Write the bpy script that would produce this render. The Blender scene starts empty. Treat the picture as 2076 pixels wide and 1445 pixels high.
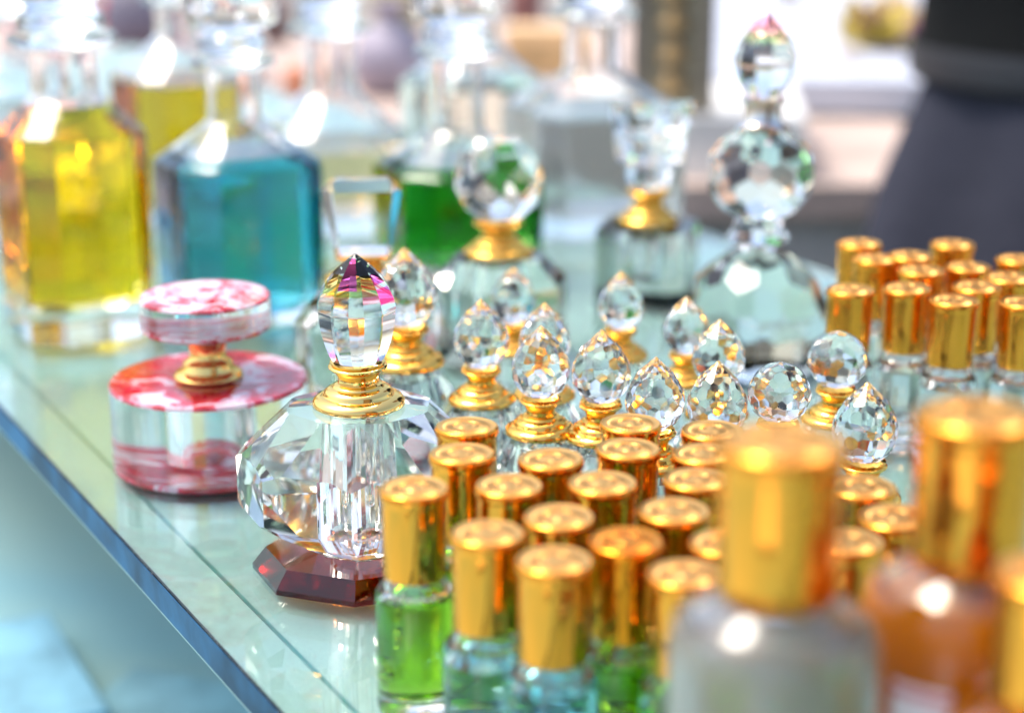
import bpy, bmesh, math, random
from mathutils import Vector, Matrix
R = math.radians
PI = math.pi
SC = bpy.context.scene
COL = SC.collection
random.seed(7)

# ------------------------------------------------------------------ camera, sky, sun, exposure
H = 0.90            # height of the glass table top above the ground
HC = 0.2165         # camera height above the table top
F = 3600.0          # focal length in pixels of the 2076 px wide photograph
PITCH = R(16.5)
cam_d = bpy.data.cameras.new('camera')
cam = bpy.data.objects.new('camera', cam_d); COL.objects.link(cam)
cam.location = (0, 0, H + HC)
cam.rotation_euler = (R(90) - PITCH, 0, 0)
cam_d.sensor_width = 36.0
cam_d.lens = F / 2076 * 36.0
cam_d.clip_start = 0.02; cam_d.clip_end = 500
cam_d.dof.use_dof = True
cam_d.dof.focus_distance = 0.525
cam_d.dof.aperture_fstop = cam_d.lens / 10.5
cam_d.dof.aperture_blades = 0
SC.camera = cam

SUN_AZ, SUN_EL = R(-102), R(65)          # azimuth: behind the camera, to its left
S = Vector((math.sin(SUN_AZ) * math.cos(SUN_EL), -math.cos(SUN_AZ) * math.cos(SUN_EL), math.sin(SUN_EL)))
w = bpy.data.worlds.new("World"); SC.world = w; w.use_nodes = True
nt = w.node_tree; nt.nodes.clear()
wo = nt.nodes.new('ShaderNodeOutputWorld'); bg = nt.nodes.new('ShaderNodeBackground')
sky = nt.nodes.new('ShaderNodeTexSky'); sky.sky_type = 'NISHITA'; sky.sun_disc = False
sky.sun_elevation = SUN_EL; sky.sun_rotation = math.atan2(S.x, S.y)
sky.air_density = 1.0; sky.dust_density = 4.0; sky.ozone_density = 1.0
bg.inputs['Strength'].default_value = 0.15
nt.links.new(sky.outputs[0], bg.inputs['Color']); nt.links.new(bg.outputs[0], wo.inputs['Surface'])
sl = bpy.data.lights.new('sun', 'SUN'); sl.energy = 1.3; sl.angle = R(23); sl.color = (1, .95, .87)
sun = bpy.data.objects.new('sun', sl); COL.objects.link(sun)
sun.rotation_euler = S.to_track_quat('Z', 'Y').to_euler()
SC.view_settings.view_transform = 'Standard'; SC.view_settings.look = 'None'
SC.view_settings.exposure = 1.2; SC.view_settings.gamma = 1.0
SC.cycles.max_bounces = 22; SC.cycles.transmission_bounces = 20; SC.cycles.glossy_bounces = 8
SC.cycles.diffuse_bounces = 3; SC.cycles.transparent_max_bounces = 12; SC.cycles.volume_bounces = 0
SC.cycles.sample_clamp_indirect = 8.0; SC.cycles.blur_glossy = 0.3
SC.cycles.use_denoising = True

# ------------------------------------------------------------------ measuring helpers
def ray(px, py):
    x = (px - 1038) / F; u = (722.5 - py) / F
    return Vector((x, math.cos(PITCH) + u * math.sin(PITCH), -math.sin(PITCH) + u * math.cos(PITCH)))
def on(px, py, z=0.0):                   # point seen at a pixel on the level z above the table
    d = ray(px, py); t = (z - HC) / d.z
    return Vector((d.x * t, d.y * t, z))
def at(px, py, Y):                       # point seen at a pixel at distance Y
    d = ray(px, py); t = Y / d.y
    return Vector((d.x * t, Y, HC + d.z * t))
def zat(py, Y): return at(1038, py, Y).z
def pos(px, py, z=0.0):                  # base location of a thing whose point at height z shows at the pixel
    p = on(px, py, z); return Vector((p.x, p.y, H))

# ------------------------------------------------------------------ object helpers
def link(o, parent=None):
    COL.objects.link(o)
    if parent: o.parent = parent
    return o
def tag(o, label=None, cat=None, group=None, kind=None):
    if label: o['label'] = label
    if cat: o['category'] = cat
    if group: o['group'] = group
    if kind: o['kind'] = kind
    return o
def thing(name, label, cat, loc, rz=0, group=None, s=1.0):
    o = bpy.data.objects.new(name, None); link(o)
    o.empty_display_size = 0.01
    o.location = loc; o.rotation_euler = (0, 0, rz); o.scale = (s, s, s)
    return tag(o, label, cat, group)
def mesh_obj(name, verts, faces, mat, parent=None, smooth=None, loc=None):
    me = bpy.data.meshes.new(name); me.from_pydata([tuple(v) for v in verts], [], faces)
    return fin(name, me, mat, parent, smooth, loc)
def fin(name, me, mat, parent=None, smooth=None, loc=None):
    mats = mat if isinstance(mat, (list, tuple)) else [mat]
    for m in mats: me.materials.append(m)
    me.validate(); me.update()
    if smooth is not None:
        if smooth >= 180: me.shade_smooth()
        else:
            me.shade_smooth()
            try: me.set_sharp_from_angle(angle=R(smooth))
            except Exception: pass
    o = bpy.data.objects.new(name, me); link(o, parent)
    if loc is not None: o.location = loc
    return o
def copy_tree(o, parent=None):
    c = o.copy(); link(c)
    if parent: c.parent = parent; c.matrix_parent_inverse = o.matrix_parent_inverse.copy()
    for ch in list(o.children): copy_tree(ch, c)
    return c

class G:                                 # geometry collector
    def __init__(s): s.v = []; s.f = []; s.mi = []
    def add(s, v, f, rev=False, mi=0):
        b = len(s.v); s.v += [Vector(p) for p in v]
        for q in f:
            q = [b + i for i in q]
            if rev: q.reverse()
            s.f.append(q); s.mi.append(mi)
        return s
    def loft(s, rings, rev=False, mi=0, cap0=True, cap1=True):
        """rings: list of closed loops with the same number of points, bottom to top, counter-clockwise."""
        n = len(rings[0]); v = [p for r in rings for p in r]; f = []
        for k in range(len(rings) - 1):
            for i in range(n):
                j = (i + 1) % n
                f.append((k * n + i, k * n + j, (k + 1) * n + j, (k + 1) * n + i))
        if cap0: f.append(tuple(reversed(range(n))))
        if cap1: f.append(tuple((len(rings) - 1) * n + i for i in range(n)))
        return s.add(v, f, rev, mi)
    def lathe(s, prof, n=32, rev=False, mi=0, off=(0, 0), ph=0, cap0=True, cap1=True):
        rings = [[(off[0] + r * math.cos(2 * PI * (i + ph) / n), off[1] + r * math.sin(2 * PI * (i + ph) / n), z) for i in range(n)] for r, z in prof]
        return s.loft(rings, rev, mi, cap0, cap1)
    def box(s, x0, x1, y0, y1, z0, z1, mi=0, M=None):
        v = [Vector((x, y, z)) for z in (z0, z1) for x, y in ((x0, y0), (x1, y0), (x1, y1), (x0, y1))]
        if M: v = [M @ p for p in v]
        return s.add(v, [(3, 2, 1, 0), (4, 5, 6, 7), (0, 1, 5, 4), (1, 2, 6, 5), (2, 3, 7, 6), (3, 0, 4, 7)], mi=mi)
    def obj(s, name, mat, parent=None, smooth=None, loc=None):
        me = bpy.data.meshes.new(name); me.from_pydata([tuple(p) for p in s.v], [], s.f)
        if any(s.mi): me.polygons.foreach_set('material_index', s.mi)
        return fin(name, me, mat, parent, smooth, loc)

def poly(planes, c=(0, 0, 0)):
    """Convex polyhedron from half-spaces n.x <= d (n unit, about the inner point c): returns verts, faces."""
    c = Vector(c); P = []
    for n, d in planes:
        n = Vector(n).normalized(); P.append((n, d - n.dot(c)))
    sc = sum(d for n, d in P) / len(P)
    bm = bmesh.new()
    dv = [bm.verts.new(n * (sc / d)) for n, d in P]
    r = bmesh.ops.convex_hull(bm, input=dv)
    bm.verts.ensure_lookup_table()
    tri = [[v.index for v in f.verts] for f in bm.faces]
    idx = {}
    bm.verts.index_update()
    tri = [[v.index for v in f.verts] for f in bm.faces]
    co = [v.co.copy() for v in bm.verts]
    out = []; keymap = {}; tv = []
    for t in tri:
        a, b, q = co[t[0]], co[t[1]], co[t[2]]
        nn = (b - a).cross(q - a)
        if nn.length < 1e-12: tv.append(None); continue
        nn.normalize(); dd = nn.dot(a)
        if dd < 0: nn = -nn; dd = -dd
        if dd < 1e-9: tv.append(None); continue
        p = nn / dd * sc + c
        k = None
        for i, o in enumerate(out):
            if (o - p).length < sc * 2e-3: k = i; break
        if k is None: out.append(p); k = len(out) - 1
        tv.append(k)
    by = {}
    for t, k in zip(tri, tv):
        if k is None: continue
        for vi in t: by.setdefault(vi, set()).add(k)
    faces = []
    for vi, ks in by.items():
        if len(ks) < 3: continue
        n = co[vi].normalized(); ks = list(ks)
        m = sum((out[k] for k in ks), Vector()) / len(ks)
        u = n.orthogonal().normalized(); v = n.cross(u)
        ks.sort(key=lambda k: math.atan2((out[k] - m).dot(v), (out[k] - m).dot(u)))
        faces.append(ks)
    bm.free()
    return out, faces
def nrm(az, el): return Vector((math.cos(el) * math.cos(az), math.cos(el) * math.sin(az), math.sin(el)))
def ring(n, el, d_or_fn, ph=0.0, sy=1.0, jit=0.0, rnd=None):
    """n planes round the axis with normals raised by el (degrees); d_or_fn gives the support distance."""
    out = []
    for i in range(n):
        a = 2 * PI * (i + ph) / n; e = R(el)
        if jit and rnd: a += rnd.uniform(-jit, jit); e += rnd.uniform(-jit, jit)
        nn = nrm(a, e)
        d = d_or_fn(nn) if callable(d_or_fn) else d_or_fn
        out.append((nn, d))
    return out
def through(el, r, z):                   # support distance of a plane raised by el through radius r, height z
    return math.cos(R(el)) * r + math.sin(R(el)) * z

# ------------------------------------------------------------------ materials
def newmat(name):
    m = bpy.data.materials.new(name); m.use_nodes = True; t = m.node_tree; t.nodes.clear()
    o = t.nodes.new('ShaderNodeOutputMaterial'); return m, t, o
def N(t, typ, **kw):
    n = t.nodes.new(typ)
    for k, v in kw.items(): setattr(n, k, v)
    return n
def principled(name, col, rough=.5, metal=0., bump=None, var=None, **kw):
    """bump: (scale, strength, distance); var: (scale, amount) makes the colour uneven."""
    m, t, o = newmat(name); p = N(t, 'ShaderNodeBsdfPrincipled')
    p.inputs['Base Color'].default_value = (*col, 1); p.inputs['Roughness'].default_value = rough
    p.inputs['Metallic'].default_value = metal
    for k, v in kw.items():
        p.inputs[k.replace('_', ' ')].default_value = v
    tc = N(t, 'ShaderNodeTexCoord')
    if var:
        nz = N(t, 'ShaderNodeTexNoise'); nz.inputs['Scale'].default_value = var[0]; nz.inputs['Detail'].default_value = 5
        mx = N(t, 'ShaderNodeMix', data_type='RGBA')
        mr = N(t, 'ShaderNodeMapRange'); mr.inputs[1].default_value = .35; mr.inputs[2].default_value = .65
        t.links.new(tc.outputs['Object'], nz.inputs['Vector']); t.links.new(nz.outputs[0], mr.inputs[0]); t.links.new(mr.outputs[0], mx.inputs[0])
        a = var[1]
        mx.inputs[6].default_value = (*[max(0, c * (1 - a)) for c in col], 1)
        mx.inputs[7].default_value = (*[min(1, c * (1 + a)) for c in col], 1)
        t.links.new(mx.outputs[2], p.inputs['Base Color'])
    if bump:
        nz = N(t, 'ShaderNodeTexNoise'); nz.inputs['Scale'].default_value = bump[0]; nz.inputs['Detail'].default_value = 4
        b = N(t, 'ShaderNodeBump'); b.inputs['Strength'].default_value = bump[1]; b.inputs['Distance'].default_value = bump[2]
        t.links.new(tc.outputs['Object'], nz.inputs['Vector']); t.links.new(nz.outputs[0], b.inputs['Height']); t.links.new(b.outputs[0], p.inputs['Normal'])
    t.links.new(p.outputs[0], o.inputs['Surface'])
    return m
def absorb(t, o, T, dist):
    s = [-math.log(max(c, 1e-3)) / dist for c in T]; D = max(s)
    va = N(t, 'ShaderNodeVolumeAbsorption'); va.inputs['Density'].default_value = D
    va.inputs['Color'].default_value = (*[1 - x / D for x in s], 1)
    t.links.new(va.outputs[0], o.inputs['Volume'])
def glass(name, ior=1.5, rough=0.0, T=None, dist=.03, col=(1, 1, 1), film=None, wob=None):
    m, t, o = newmat(name)
    if film:
        p = N(t, 'ShaderNodeBsdfPrincipled'); p.inputs['Transmission Weight'].default_value = 1
        p.inputs['Thin Film Thickness'].default_value = film[0]; p.inputs['Thin Film IOR'].default_value = film[1]
        p.inputs['Base Color'].default_value = (*col, 1); p.inputs['IOR'].default_value = ior; p.inputs['Roughness'].default_value = rough
    else:
        p = N(t, 'ShaderNodeBsdfGlass'); p.inputs['Color'].default_value = (*col, 1)
        p.inputs['IOR'].default_value = ior; p.inputs['Roughness'].default_value = rough
    if wob:
        tc = N(t, 'ShaderNodeTexCoord'); nz = N(t, 'ShaderNodeTexNoise'); nz.inputs['Scale'].default_value = wob[0]; nz.inputs['Detail'].default_value = 2
        b = N(t, 'ShaderNodeBump'); b.inputs['Strength'].default_value = wob[1]; b.inputs['Distance'].default_value = wob[2]
        t.links.new(tc.outputs['Object'], nz.inputs['Vector']); t.links.new(nz.outputs[0], b.inputs['Height']); t.links.new(b.outputs[0], p.inputs['Normal'])
    t.links.new(p.outputs[0], o.inputs['Surface'])
    if T: absorb(t, o, T, dist)
    return m
def gold(name, col, rough, aniso=0., bump=None):
    m, t, o = newmat(name); p = N(t, 'ShaderNodeBsdfPrincipled')
    p.inputs['Base Color'].default_value = (*col, 1); p.inputs['Metallic'].default_value = 1
    p.inputs['Roughness'].default_value = rough
    p.inputs['Specular Tint'].default_value = (1, .9, .7, 1)
    tc = N(t, 'ShaderNodeTexCoord')
    nz = N(t, 'ShaderNodeTexNoise'); nz.inputs['Scale'].default_value = 260; nz.inputs['Detail'].default_value = 4
    t.links.new(tc.outputs['Object'], nz.inputs['Vector'])
    mr = N(t, 'ShaderNodeMapRange'); mr.inputs[3].default_value = rough * .9; mr.inputs[4].default_value = rough * 1.15
    t.links.new(nz.outputs[0], mr.inputs[0]); t.links.new(mr.outputs[0], p.inputs['Roughness'])
    if aniso:
        p.inputs['Anisotropic'].default_value = aniso
        tg = N(t, 'ShaderNodeTangent', direction_type='RADIAL', axis='Z')
        t.links.new(tg.outputs[0], p.inputs['Tangent'])
    if aniso:
        mp = N(t, 'ShaderNodeMapping'); mp.inputs['Scale'].default_value = (420, 420, 9)
        nb = N(t, 'ShaderNodeTexNoise'); nb.inputs['Scale'].default_value = 1.0; nb.inputs['Detail'].default_value = 2
        b = N(t, 'ShaderNodeBump'); b.inputs['Strength'].default_value = .35; b.inputs['Distance'].default_value = .0003
        t.links.new(tc.outputs['Object'], mp.inputs[0]); t.links.new(mp.outputs[0], nb.inputs['Vector']); t.links.new(nb.outputs[0], b.inputs['Height']); t.links.new(b.outputs[0], p.inputs['Normal'])
    if bump:
        nb = N(t, 'ShaderNodeTexNoise'); nb.inputs['Scale'].default_value = bump[0]; nb.inputs['Detail'].default_value = 3
        b = N(t, 'ShaderNodeBump'); b.inputs['Strength'].default_value = bump[1]; b.inputs['Distance'].default_value = bump[2]
        t.links.new(tc.outputs['Object'], nb.inputs['Vector']); t.links.new(nb.outputs[0], b.inputs['Height']); t.links.new(b.outputs[0], p.inputs['Normal'])
    t.links.new(p.outputs[0], o.inputs['Surface'])
    return m

M = {}
M['crystal'] = glass('lead_crystal', 1.47, 0.0, (.965, .96, .925), .05)
M['glass'] = glass('bottle_glass', 1.50, 0.0, (.95, .965, .94), .05, wob=(90, .12, .0006))
M['stopglass'] = glass('pressed_glass', 1.50, 0.02, (.96, .96, .92), .05)
M['cap'] = gold('cap_gold', (.93, .36, .045), .075, .3)
M['captop'] = gold('cap_top_gold', (.94, .50, .15), .30)
M['capdeep'] = gold('deep_orange_gold', (.95, .29, .02), .10, .45)
M['captopdeep'] = gold('deep_orange_lid', (.95, .34, .05), .26)
M['collar'] = gold('collar_gold', (.93, .53, .11), .10, bump=(420, .25, .0006))
M['collar2'] = gold('polished_collar_gold', (.95, .63, .20), .07, bump=(160, .15, .0004))
M['silver'] = principled('silver_metal', (.62, .58, .54), .14, 1.0)
LIQ = 1.36 / 1.50
M['oil_yellow'] = glass('yellow_oil', LIQ, 0, (.985, .62, .003), .05)
M['oil_blue'] = glass('blue_perfume', LIQ, 0, (.06, .50, .64), .05)
M['oil_green'] = glass('green_perfume', LIQ, 0, (.06, .42, .03), .05)
M['oil_peach'] = glass('peach_perfume', LIQ, 0, (.93, .68, .42), .06)
M['oil_clear'] = glass('clear_perfume', LIQ, 0.0, (.90, .93, .90), .06)
m_, t_, o_ = newmat('cloudy_perfume'); g_ = N(t_, 'ShaderNodeBsdfGlass'); g_.inputs['IOR'].default_value = LIQ; g_.inputs['Roughness'].default_value = .25
tr_ = N(t_, 'ShaderNodeBsdfTranslucent'); tr_.inputs['Color'].default_value = (.92, .93, .91, 1); mx_ = N(t_, 'ShaderNodeMixShader'); mx_.inputs[0].default_value = .2
t_.links.new(g_.outputs[0], mx_.inputs[1]); t_.links.new(tr_.outputs[0], mx_.inputs[2]); t_.links.new(mx_.outputs[0], o_.inputs['Surface']); M['oil_cloudy'] = m_
M['v_green'] = glass('green_oil', LIQ, 0, (.42, .74, .05), .014)
M['v_blue'] = glass('pale_blue_oil', LIQ, 0, (.50, .82, .88), .014)
M['v_clear'] = glass('colourless_oil', LIQ, 0, (.93, .94, .92), .014)
M['v_amber'] = glass('amber_oil', LIQ, 0, (.90, .50, .05), .020)
M['v_grey'] = glass('faintly_grey_oil', LIQ, .4, (.80, .78, .72), .030)
def cloudy(name, T, dist, dif, mix):
    m = glass(name, LIQ, .25, T, dist); t = m.node_tree
    o = [n for n in t.nodes if n.type == 'OUTPUT_MATERIAL'][0]; g_ = [n for n in t.nodes if n.type == 'BSDF_GLASS'][0]
    df = N(t, 'ShaderNodeBsdfDiffuse'); df.inputs['Color'].default_value = (*dif, 1)
    mx = N(t, 'ShaderNodeMixShader'); mx.inputs[0].default_value = mix
    t.links.new(g_.outputs[0], mx.inputs[1]); t.links.new(df.outputs[0], mx.inputs[2]); t.links.new(mx.outputs[0], o.inputs['Surface'])
    return m
M['v_amber'] = cloudy('amber_oil', (.95, .62, .15), .03, (.82, .31, .012), .75)
M['v_grey'] = cloudy('milky_oil', (.9, .88, .82), .03, (.56, .53, .46), .42)
M['foot'] = glass('dark_amber_crystal', 1.54, 0.0, (.74, .20, .03), .008)
M['dip'] = glass('dip_rod_glass', 1.50, 0.0)

# stopper crystal with a coloured coating towards its tip: the colour bands belong to the glass
def coated(name, z0, z1):
    m, t, o = newmat(name)
    g = N(t, 'ShaderNodeBsdfGlass'); g.inputs['IOR'].default_value = 1.54; g.inputs['Roughness'].default_value = 0
    tc = N(t, 'ShaderNodeTexCoord'); sp = N(t, 'ShaderNodeSeparateXYZ')
    mr = N(t, 'ShaderNodeMapRange'); mr.inputs[1].default_value = z0; mr.inputs[2].default_value = z1
    cr = N(t, 'ShaderNodeValToRGB'); e = cr.color_ramp.elements
    e[0].position = 0; e[0].color = (1, 1, 1, 1); e[1].position = 1; e[1].color = (.75, .9, .55, 1)
    for p_, c_ in ((.10, (1, 1, 1)), (.22, (.85, .97, .62)), (.34, (1, .92, .5)), (.46, (1, .76, .60)), (.58, (1, .55, .84)), (.84, (1, .60, .88)), (.93, (.98, .86, .78))):
        x = e.new(p_); x.color = (*c_, 1)
    t.links.new(tc.outputs['Object'], sp.inputs[0]); t.links.new(sp.outputs[2], mr.inputs[0]); t.links.new(mr.outputs[0], cr.inputs[0])
    t.links.new(cr.outputs[0], g.inputs['Color']); t.links.new(g.outputs[0], o.inputs['Surface'])
    return m
def marble(name, sc, seed, thr=.5, pale=False):
    m, t, o = newmat(name); p = N(t, 'ShaderNodeBsdfPrincipled'); p.inputs['Roughness'].default_value = .25
    tc = N(t, 'ShaderNodeTexCoord'); mp = N(t, 'ShaderNodeMapping'); mp.inputs['Location'].default_value = (seed, seed * .7, 0)
    n1 = N(t, 'ShaderNodeTexNoise'); n1.inputs['Scale'].default_value = sc; n1.inputs['Detail'].default_value = 3; n1.inputs['Distortion'].default_value = 1.2
    n2 = N(t, 'ShaderNodeTexNoise'); n2.inputs['Scale'].default_value = sc * 3.1; n2.inputs['Detail'].default_value = 3
    c1 = N(t, 'ShaderNodeValToRGB'); e = c1.color_ramp.elements
    e[0].position = thr - .11; e[0].color = (.96, .86, .91, 1); e[1].position = thr + .16; e[1].color = (.52, .002, .025, 1)
    for p_, c_ in ((thr - .012, (.90, .60, .72)), (thr + .004, (.90, .07, .20)), (thr + .02, (.80, .004, .045))):
        x = e.new(p_); x.color = (*c_, 1)
    mx = N(t, 'ShaderNodeMix', data_type='RGBA'); mx.inputs[7].default_value = (.96, .84, .90, 1)
    mr = N(t, 'ShaderNodeMapRange'); mr.inputs[1].default_value = .50; mr.inputs[2].default_value = .62; mr.inputs[4].default_value = .7 if pale else .12
    t.links.new(tc.outputs['Object'], mp.inputs[0]); t.links.new(mp.outputs[0], n1.inputs['Vector']); t.links.new(mp.outputs[0], n2.inputs['Vector'])
    t.links.new(n1.outputs[0], c1.inputs[0]); t.links.new(n2.outputs[0], mr.inputs[0]); t.links.new(mr.outputs[0], mx.inputs[0])
    t.links.new(c1.outputs[0], mx.inputs[6]); t.links.new(mx.outputs[2], p.inputs['Base Color']); t.links.new(p.outputs[0], o.inputs['Surface'])
    return m
M['marble'] = marble('red_white_marbling', 58, 3.1, .44)
M['marble2'] = marble('pink_white_marbling', 110, 8.4, .50, True)

# ------------------------------------------------------------------ the setting
A = on(0, 824); B = on(571, 1445)                     # the front-left edge of the glass, two points
d = (B - A); d.z = 0; d.normalize()                   # runs towards the camera and to the right
nrt = Vector((-d.y, d.x, 0))                          # points across the shelf, to the right
if nrt.x < 0: nrt = -nrt
WID = 0.425
ang = math.atan2(d.y, d.x)
def strip(s0, s1, w0, w1, z0, z1):                    # a box laid along the shelf edge
    g = G(); pts = [A + d * s + nrt * w_ for s, w_ in ((s0, w0), (s1, w0), (s1, w1), (s0, w1))]
    v = [Vector((p.x, p.y, H + z)) for z in (z0, z1) for p in pts]
    f = [(3, 2, 1, 0), (4, 5, 6, 7), (0, 1, 5, 4), (1, 2, 6, 5), (2, 3, 7, 6), (3, 0, 4, 7)]
    g.add(v, f)
    return g
S0, S1 = -1.15, 0.85

mg = principled('paving', (.23, .215, .19), .8, var=(1.5, .25), bump=(14, .4, .01))
gr = mesh_obj('ground', [(-60, -60, 0), (60, -60, 0), (60, 60, 0), (-60, 60, 0)], [(0, 1, 2, 3)], mg); tag(gr, kind='structure')

m_sheet = glass('sheet_glass', 1.50, 0.0, (.50, .80, .74), .06)
t_ = m_sheet.node_tree; o_ = [n for n in t_.nodes if n.type == 'OUTPUT_MATERIAL'][0]; g_ = [n for n in t_.nodes if n.type == 'BSDF_GLASS'][0]
tc_ = N(t_, 'ShaderNodeTexCoord'); mp_ = N(t_, 'ShaderNodeMapping'); mp_.inputs['Scale'].default_value = (9, 26, 9); mp_.inputs['Rotation'].default_value = (0, 0, .7)
n1_ = N(t_, 'ShaderNodeTexNoise'); n1_.inputs['Scale'].default_value = 1.6; n1_.inputs['Detail'].default_value = 6; n1_.inputs['Distortion'].default_value = 1.5
n2_ = N(t_, 'ShaderNodeTexNoise'); n2_.inputs['Scale'].default_value = 900; n2_.inputs['Detail'].default_value = 1
r1_ = N(t_, 'ShaderNodeMapRange'); r1_.inputs[1].default_value = .45; r1_.inputs[2].default_value = .75; r1_.inputs[4].default_value = .035
r2_ = N(t_, 'ShaderNodeMapRange'); r2_.inputs[1].default_value = .70; r2_.inputs[2].default_value = .76; r2_.inputs[4].default_value = .5
ad_ = N(t_, 'ShaderNodeMath', operation='ADD'); df_ = N(t_, 'ShaderNodeBsdfDiffuse'); df_.inputs['Color'].default_value = (.7, .72, .70, 1); mx_ = N(t_, 'ShaderNodeMixShader')
t_.links.new(tc_.outputs['Object'], mp_.inputs[0]); t_.links.new(mp_.outputs[0], n1_.inputs['Vector']); t_.links.new(tc_.outputs['Object'], n2_.inputs['Vector'])
t_.links.new(n1_.outputs[0], r1_.inputs[0]); t_.links.new(n2_.outputs[0], r2_.inputs[0]); t_.links.new(r1_.outputs[0], ad_.inputs[0]); t_.links.new(r2_.outputs[0], ad_.inputs[1])
t_.links.new(ad_.outputs[0], mx_.inputs[0]); t_.links.new(g_.outputs[0], mx_.inputs[1]); t_.links.new(df_.outputs[0], mx_.inputs[2]); t_.links.new(mx_.outputs[0], o_.inputs['Surface'])
tb = thing('glass_counter', 'long clear green-tinted glass shelf carrying all the perfume bottles, with a polished blue edge', 'counter', (0, 0, 0))
def bevel(o, w_, seg=2):
    b = o.modifiers.new('bevel', 'BEVEL'); b.width = w_; b.segments = seg; b.limit_method = 'ANGLE'; return o
bevel(strip(S0, S1, 0, WID, -.0098, 0).obj('glass_top', m_sheet, tb), .0006)
m_edge = principled('blue_edge_band', (.012, .075, .16), .45, 0, bump=(60, .3, .001), var=(40, .5), Specular_IOR_Level=.15)
strip(S0, S1, -.0006, -.0002, -.0094, -.0004).obj('edge_band', m_edge, tb)
m_board = principled('pale_board', (.32, .475, .44), .40, var=(4, .015))
bevel(strip(S0, S1, .0012, WID - .002, -.0130, -.0104).obj('base_board', m_board, tb), .0005)
m_line = principled('line_green', (.04, .22, .20), .3)
strip(S0, S1, .0194, .0206, -.01035, -.01005).obj('green_line', m_line, tb)  # thin green strip between board and glass, along the shelf
m_leg = principled('steel_leg', (.45, .46, .47), .35, 1.0)
for s_, w_ in ((S0 + .05, .06), (S0 + .05, WID - .06), (S1 - .05, .06), (S1 - .05, WID - .06)):
    p = A + d * s_ + nrt * w_
    G().lathe([(.016, 0.001), (.016, H - .0132)], 12, off=(p.x, p.y)).obj('leg', m_leg, tb, 40)
# a lower shelf in front, seen past the glass edge
m_low = principled('pale_teal_laminate', (.17, .30, .30), .35, Coat_Weight=.3)
def two_tone(m, c1, c2, sc):
    t = m.node_tree; p = [n for n in t.nodes if n.type == 'BSDF_PRINCIPLED'][0]
    tc = N(t, 'ShaderNodeTexCoord'); nz = N(t, 'ShaderNodeTexNoise'); nz.inputs['Scale'].default_value = sc; nz.inputs['Detail'].default_value = 3
    mr = N(t, 'ShaderNodeMapRange'); mr.inputs[1].default_value = .38; mr.inputs[2].default_value = .62; mx = N(t, 'ShaderNodeMix', data_type='RGBA')
    mx.inputs[6].default_value = (*c1, 1); mx.inputs[7].default_value = (*c2, 1)
    t.links.new(tc.outputs['Object'], nz.inputs['Vector']); t.links.new(nz.outputs[0], mr.inputs[0]); t.links.new(mr.outputs[0], mx.inputs[0]); t.links.new(mx.outputs[2], p.inputs['Base Color'])
two_tone(m_low, (.22, .44, .52), (.34, .50, .46), 3.0)
lo = thing('lower_counter', 'lower pale teal laminate counter beyond the glass edge at bottom left', 'counter', (0, 0, 0))
strip(S0, S1 + .30, -.62, WID - .02, -.235, -.215).obj('counter_top', m_low, lo)
strip(S0, S1 + .28, -.60, .02, -.899, -.2355).obj('counter_body', principled('teal_panel', (.12, .26, .30), .5), lo)

# dark cabinet shape added out of view at right, to darken the gold caps
cb = thing('blocker_cabinet', 'added tall dark cabinet out of view at right, darkening the gold cap reflections', 'cabinet', (1.05, -.75, 0), R(-35))
m_dw = principled('blocker_brown', (.13, .08, .045), .5, var=(5, .4))
G().box(-.70, .70, -.22, .22, .06, 2.1).obj('carcass', m_dw, cb)
G().box(-.68, .68, -.20, .20, .001, .0595).obj('plinth', m_dw, cb)
for k_ in (-1, 1): bevel(G().box(k_ * .345 - .335, k_ * .345 + .335, .2205, .240, .09, 2.06).obj('door', m_dw, cb), .004)

# ------------------------------------------------------------------ crystal kit
rndj = random.Random(3)
def drop_planes(a, c, T, seed=0, dense=1):
    rnd = random.Random(seed)
    def sup(n): return max(math.sqrt(a * a * (n.x ** 2 + n.y ** 2) + c * c * n.z ** 2), T * n.z)
    P = []
    rows = [(-66, 7), (-46, 11), (-26, 13), (-7, 14), (12, 14), (29, 13)]
    tang = 44
    for k, (el, n) in enumerate(rows):
        P += ring(n, el, sup, .5 * (k % 2) + rnd.uniform(-.05, .05), jit=.035, rnd=rnd)
    if T > c * 1.2: P += ring(11, math.degrees(math.asin(min(.98, c / T))) + 3, sup, .25)
    else: P += ring(9, 47, sup, .2, jit=.03, rnd=rnd) + ring(5, 68, sup, .1)
    P.append((Vector((0, 0, -1)), c * .90))
    return P
def solid(planes, c=(0, 0, 0), zoff=0.0):
    v, f = poly(planes, c); return [p + Vector((0, 0, zoff)) for p in v], f

def collar_prof(r0, h, rf, neck):
    """top ring, waist, stepped flange; z from 0 (flange foot) to h."""
    P = [(0, .95, 'f'), (.03, .995, 'f'), (.07, 1.0, 'f'), (.12, .99, 'f'), (.17, .95, 'f'), (.21, .885, 'f'), (.235, .82, 'f'), (.245, .765, 'f'), (.27, .745, 'f'), (.31, .74, 'f'), (.35, .715, 'f'), (.39, .655, 'f'),
         (.415, .60, 'f'), (.425, .56, 'f'), (.45, .545, 'f'), (.475, .52, 'f'), (.49, 1.10, 'n'), (.505, 1.02, 'n'), (.54, 1.0, 'n'), (.62, 1.02, 'n'), (.70, 1.10, 'n'), (.79, .93, 'r'), (.82, 1.0, 'r'), (.84, 1.04, 'r'),
         (.87, 1.05, 'r'), (.89, 1.02, 'r'), (.905, .94, 'r'), (.915, .91, 'r'), (.925, .96, 'r'), (.95, .99, 'r'), (.98, .98, 'r'), (1.0, .92, 'r')]
    return [(k * {'f': rf, 'n': neck, 'r': r0}[w_], z * h) for z, k, w_ in P]

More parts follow.
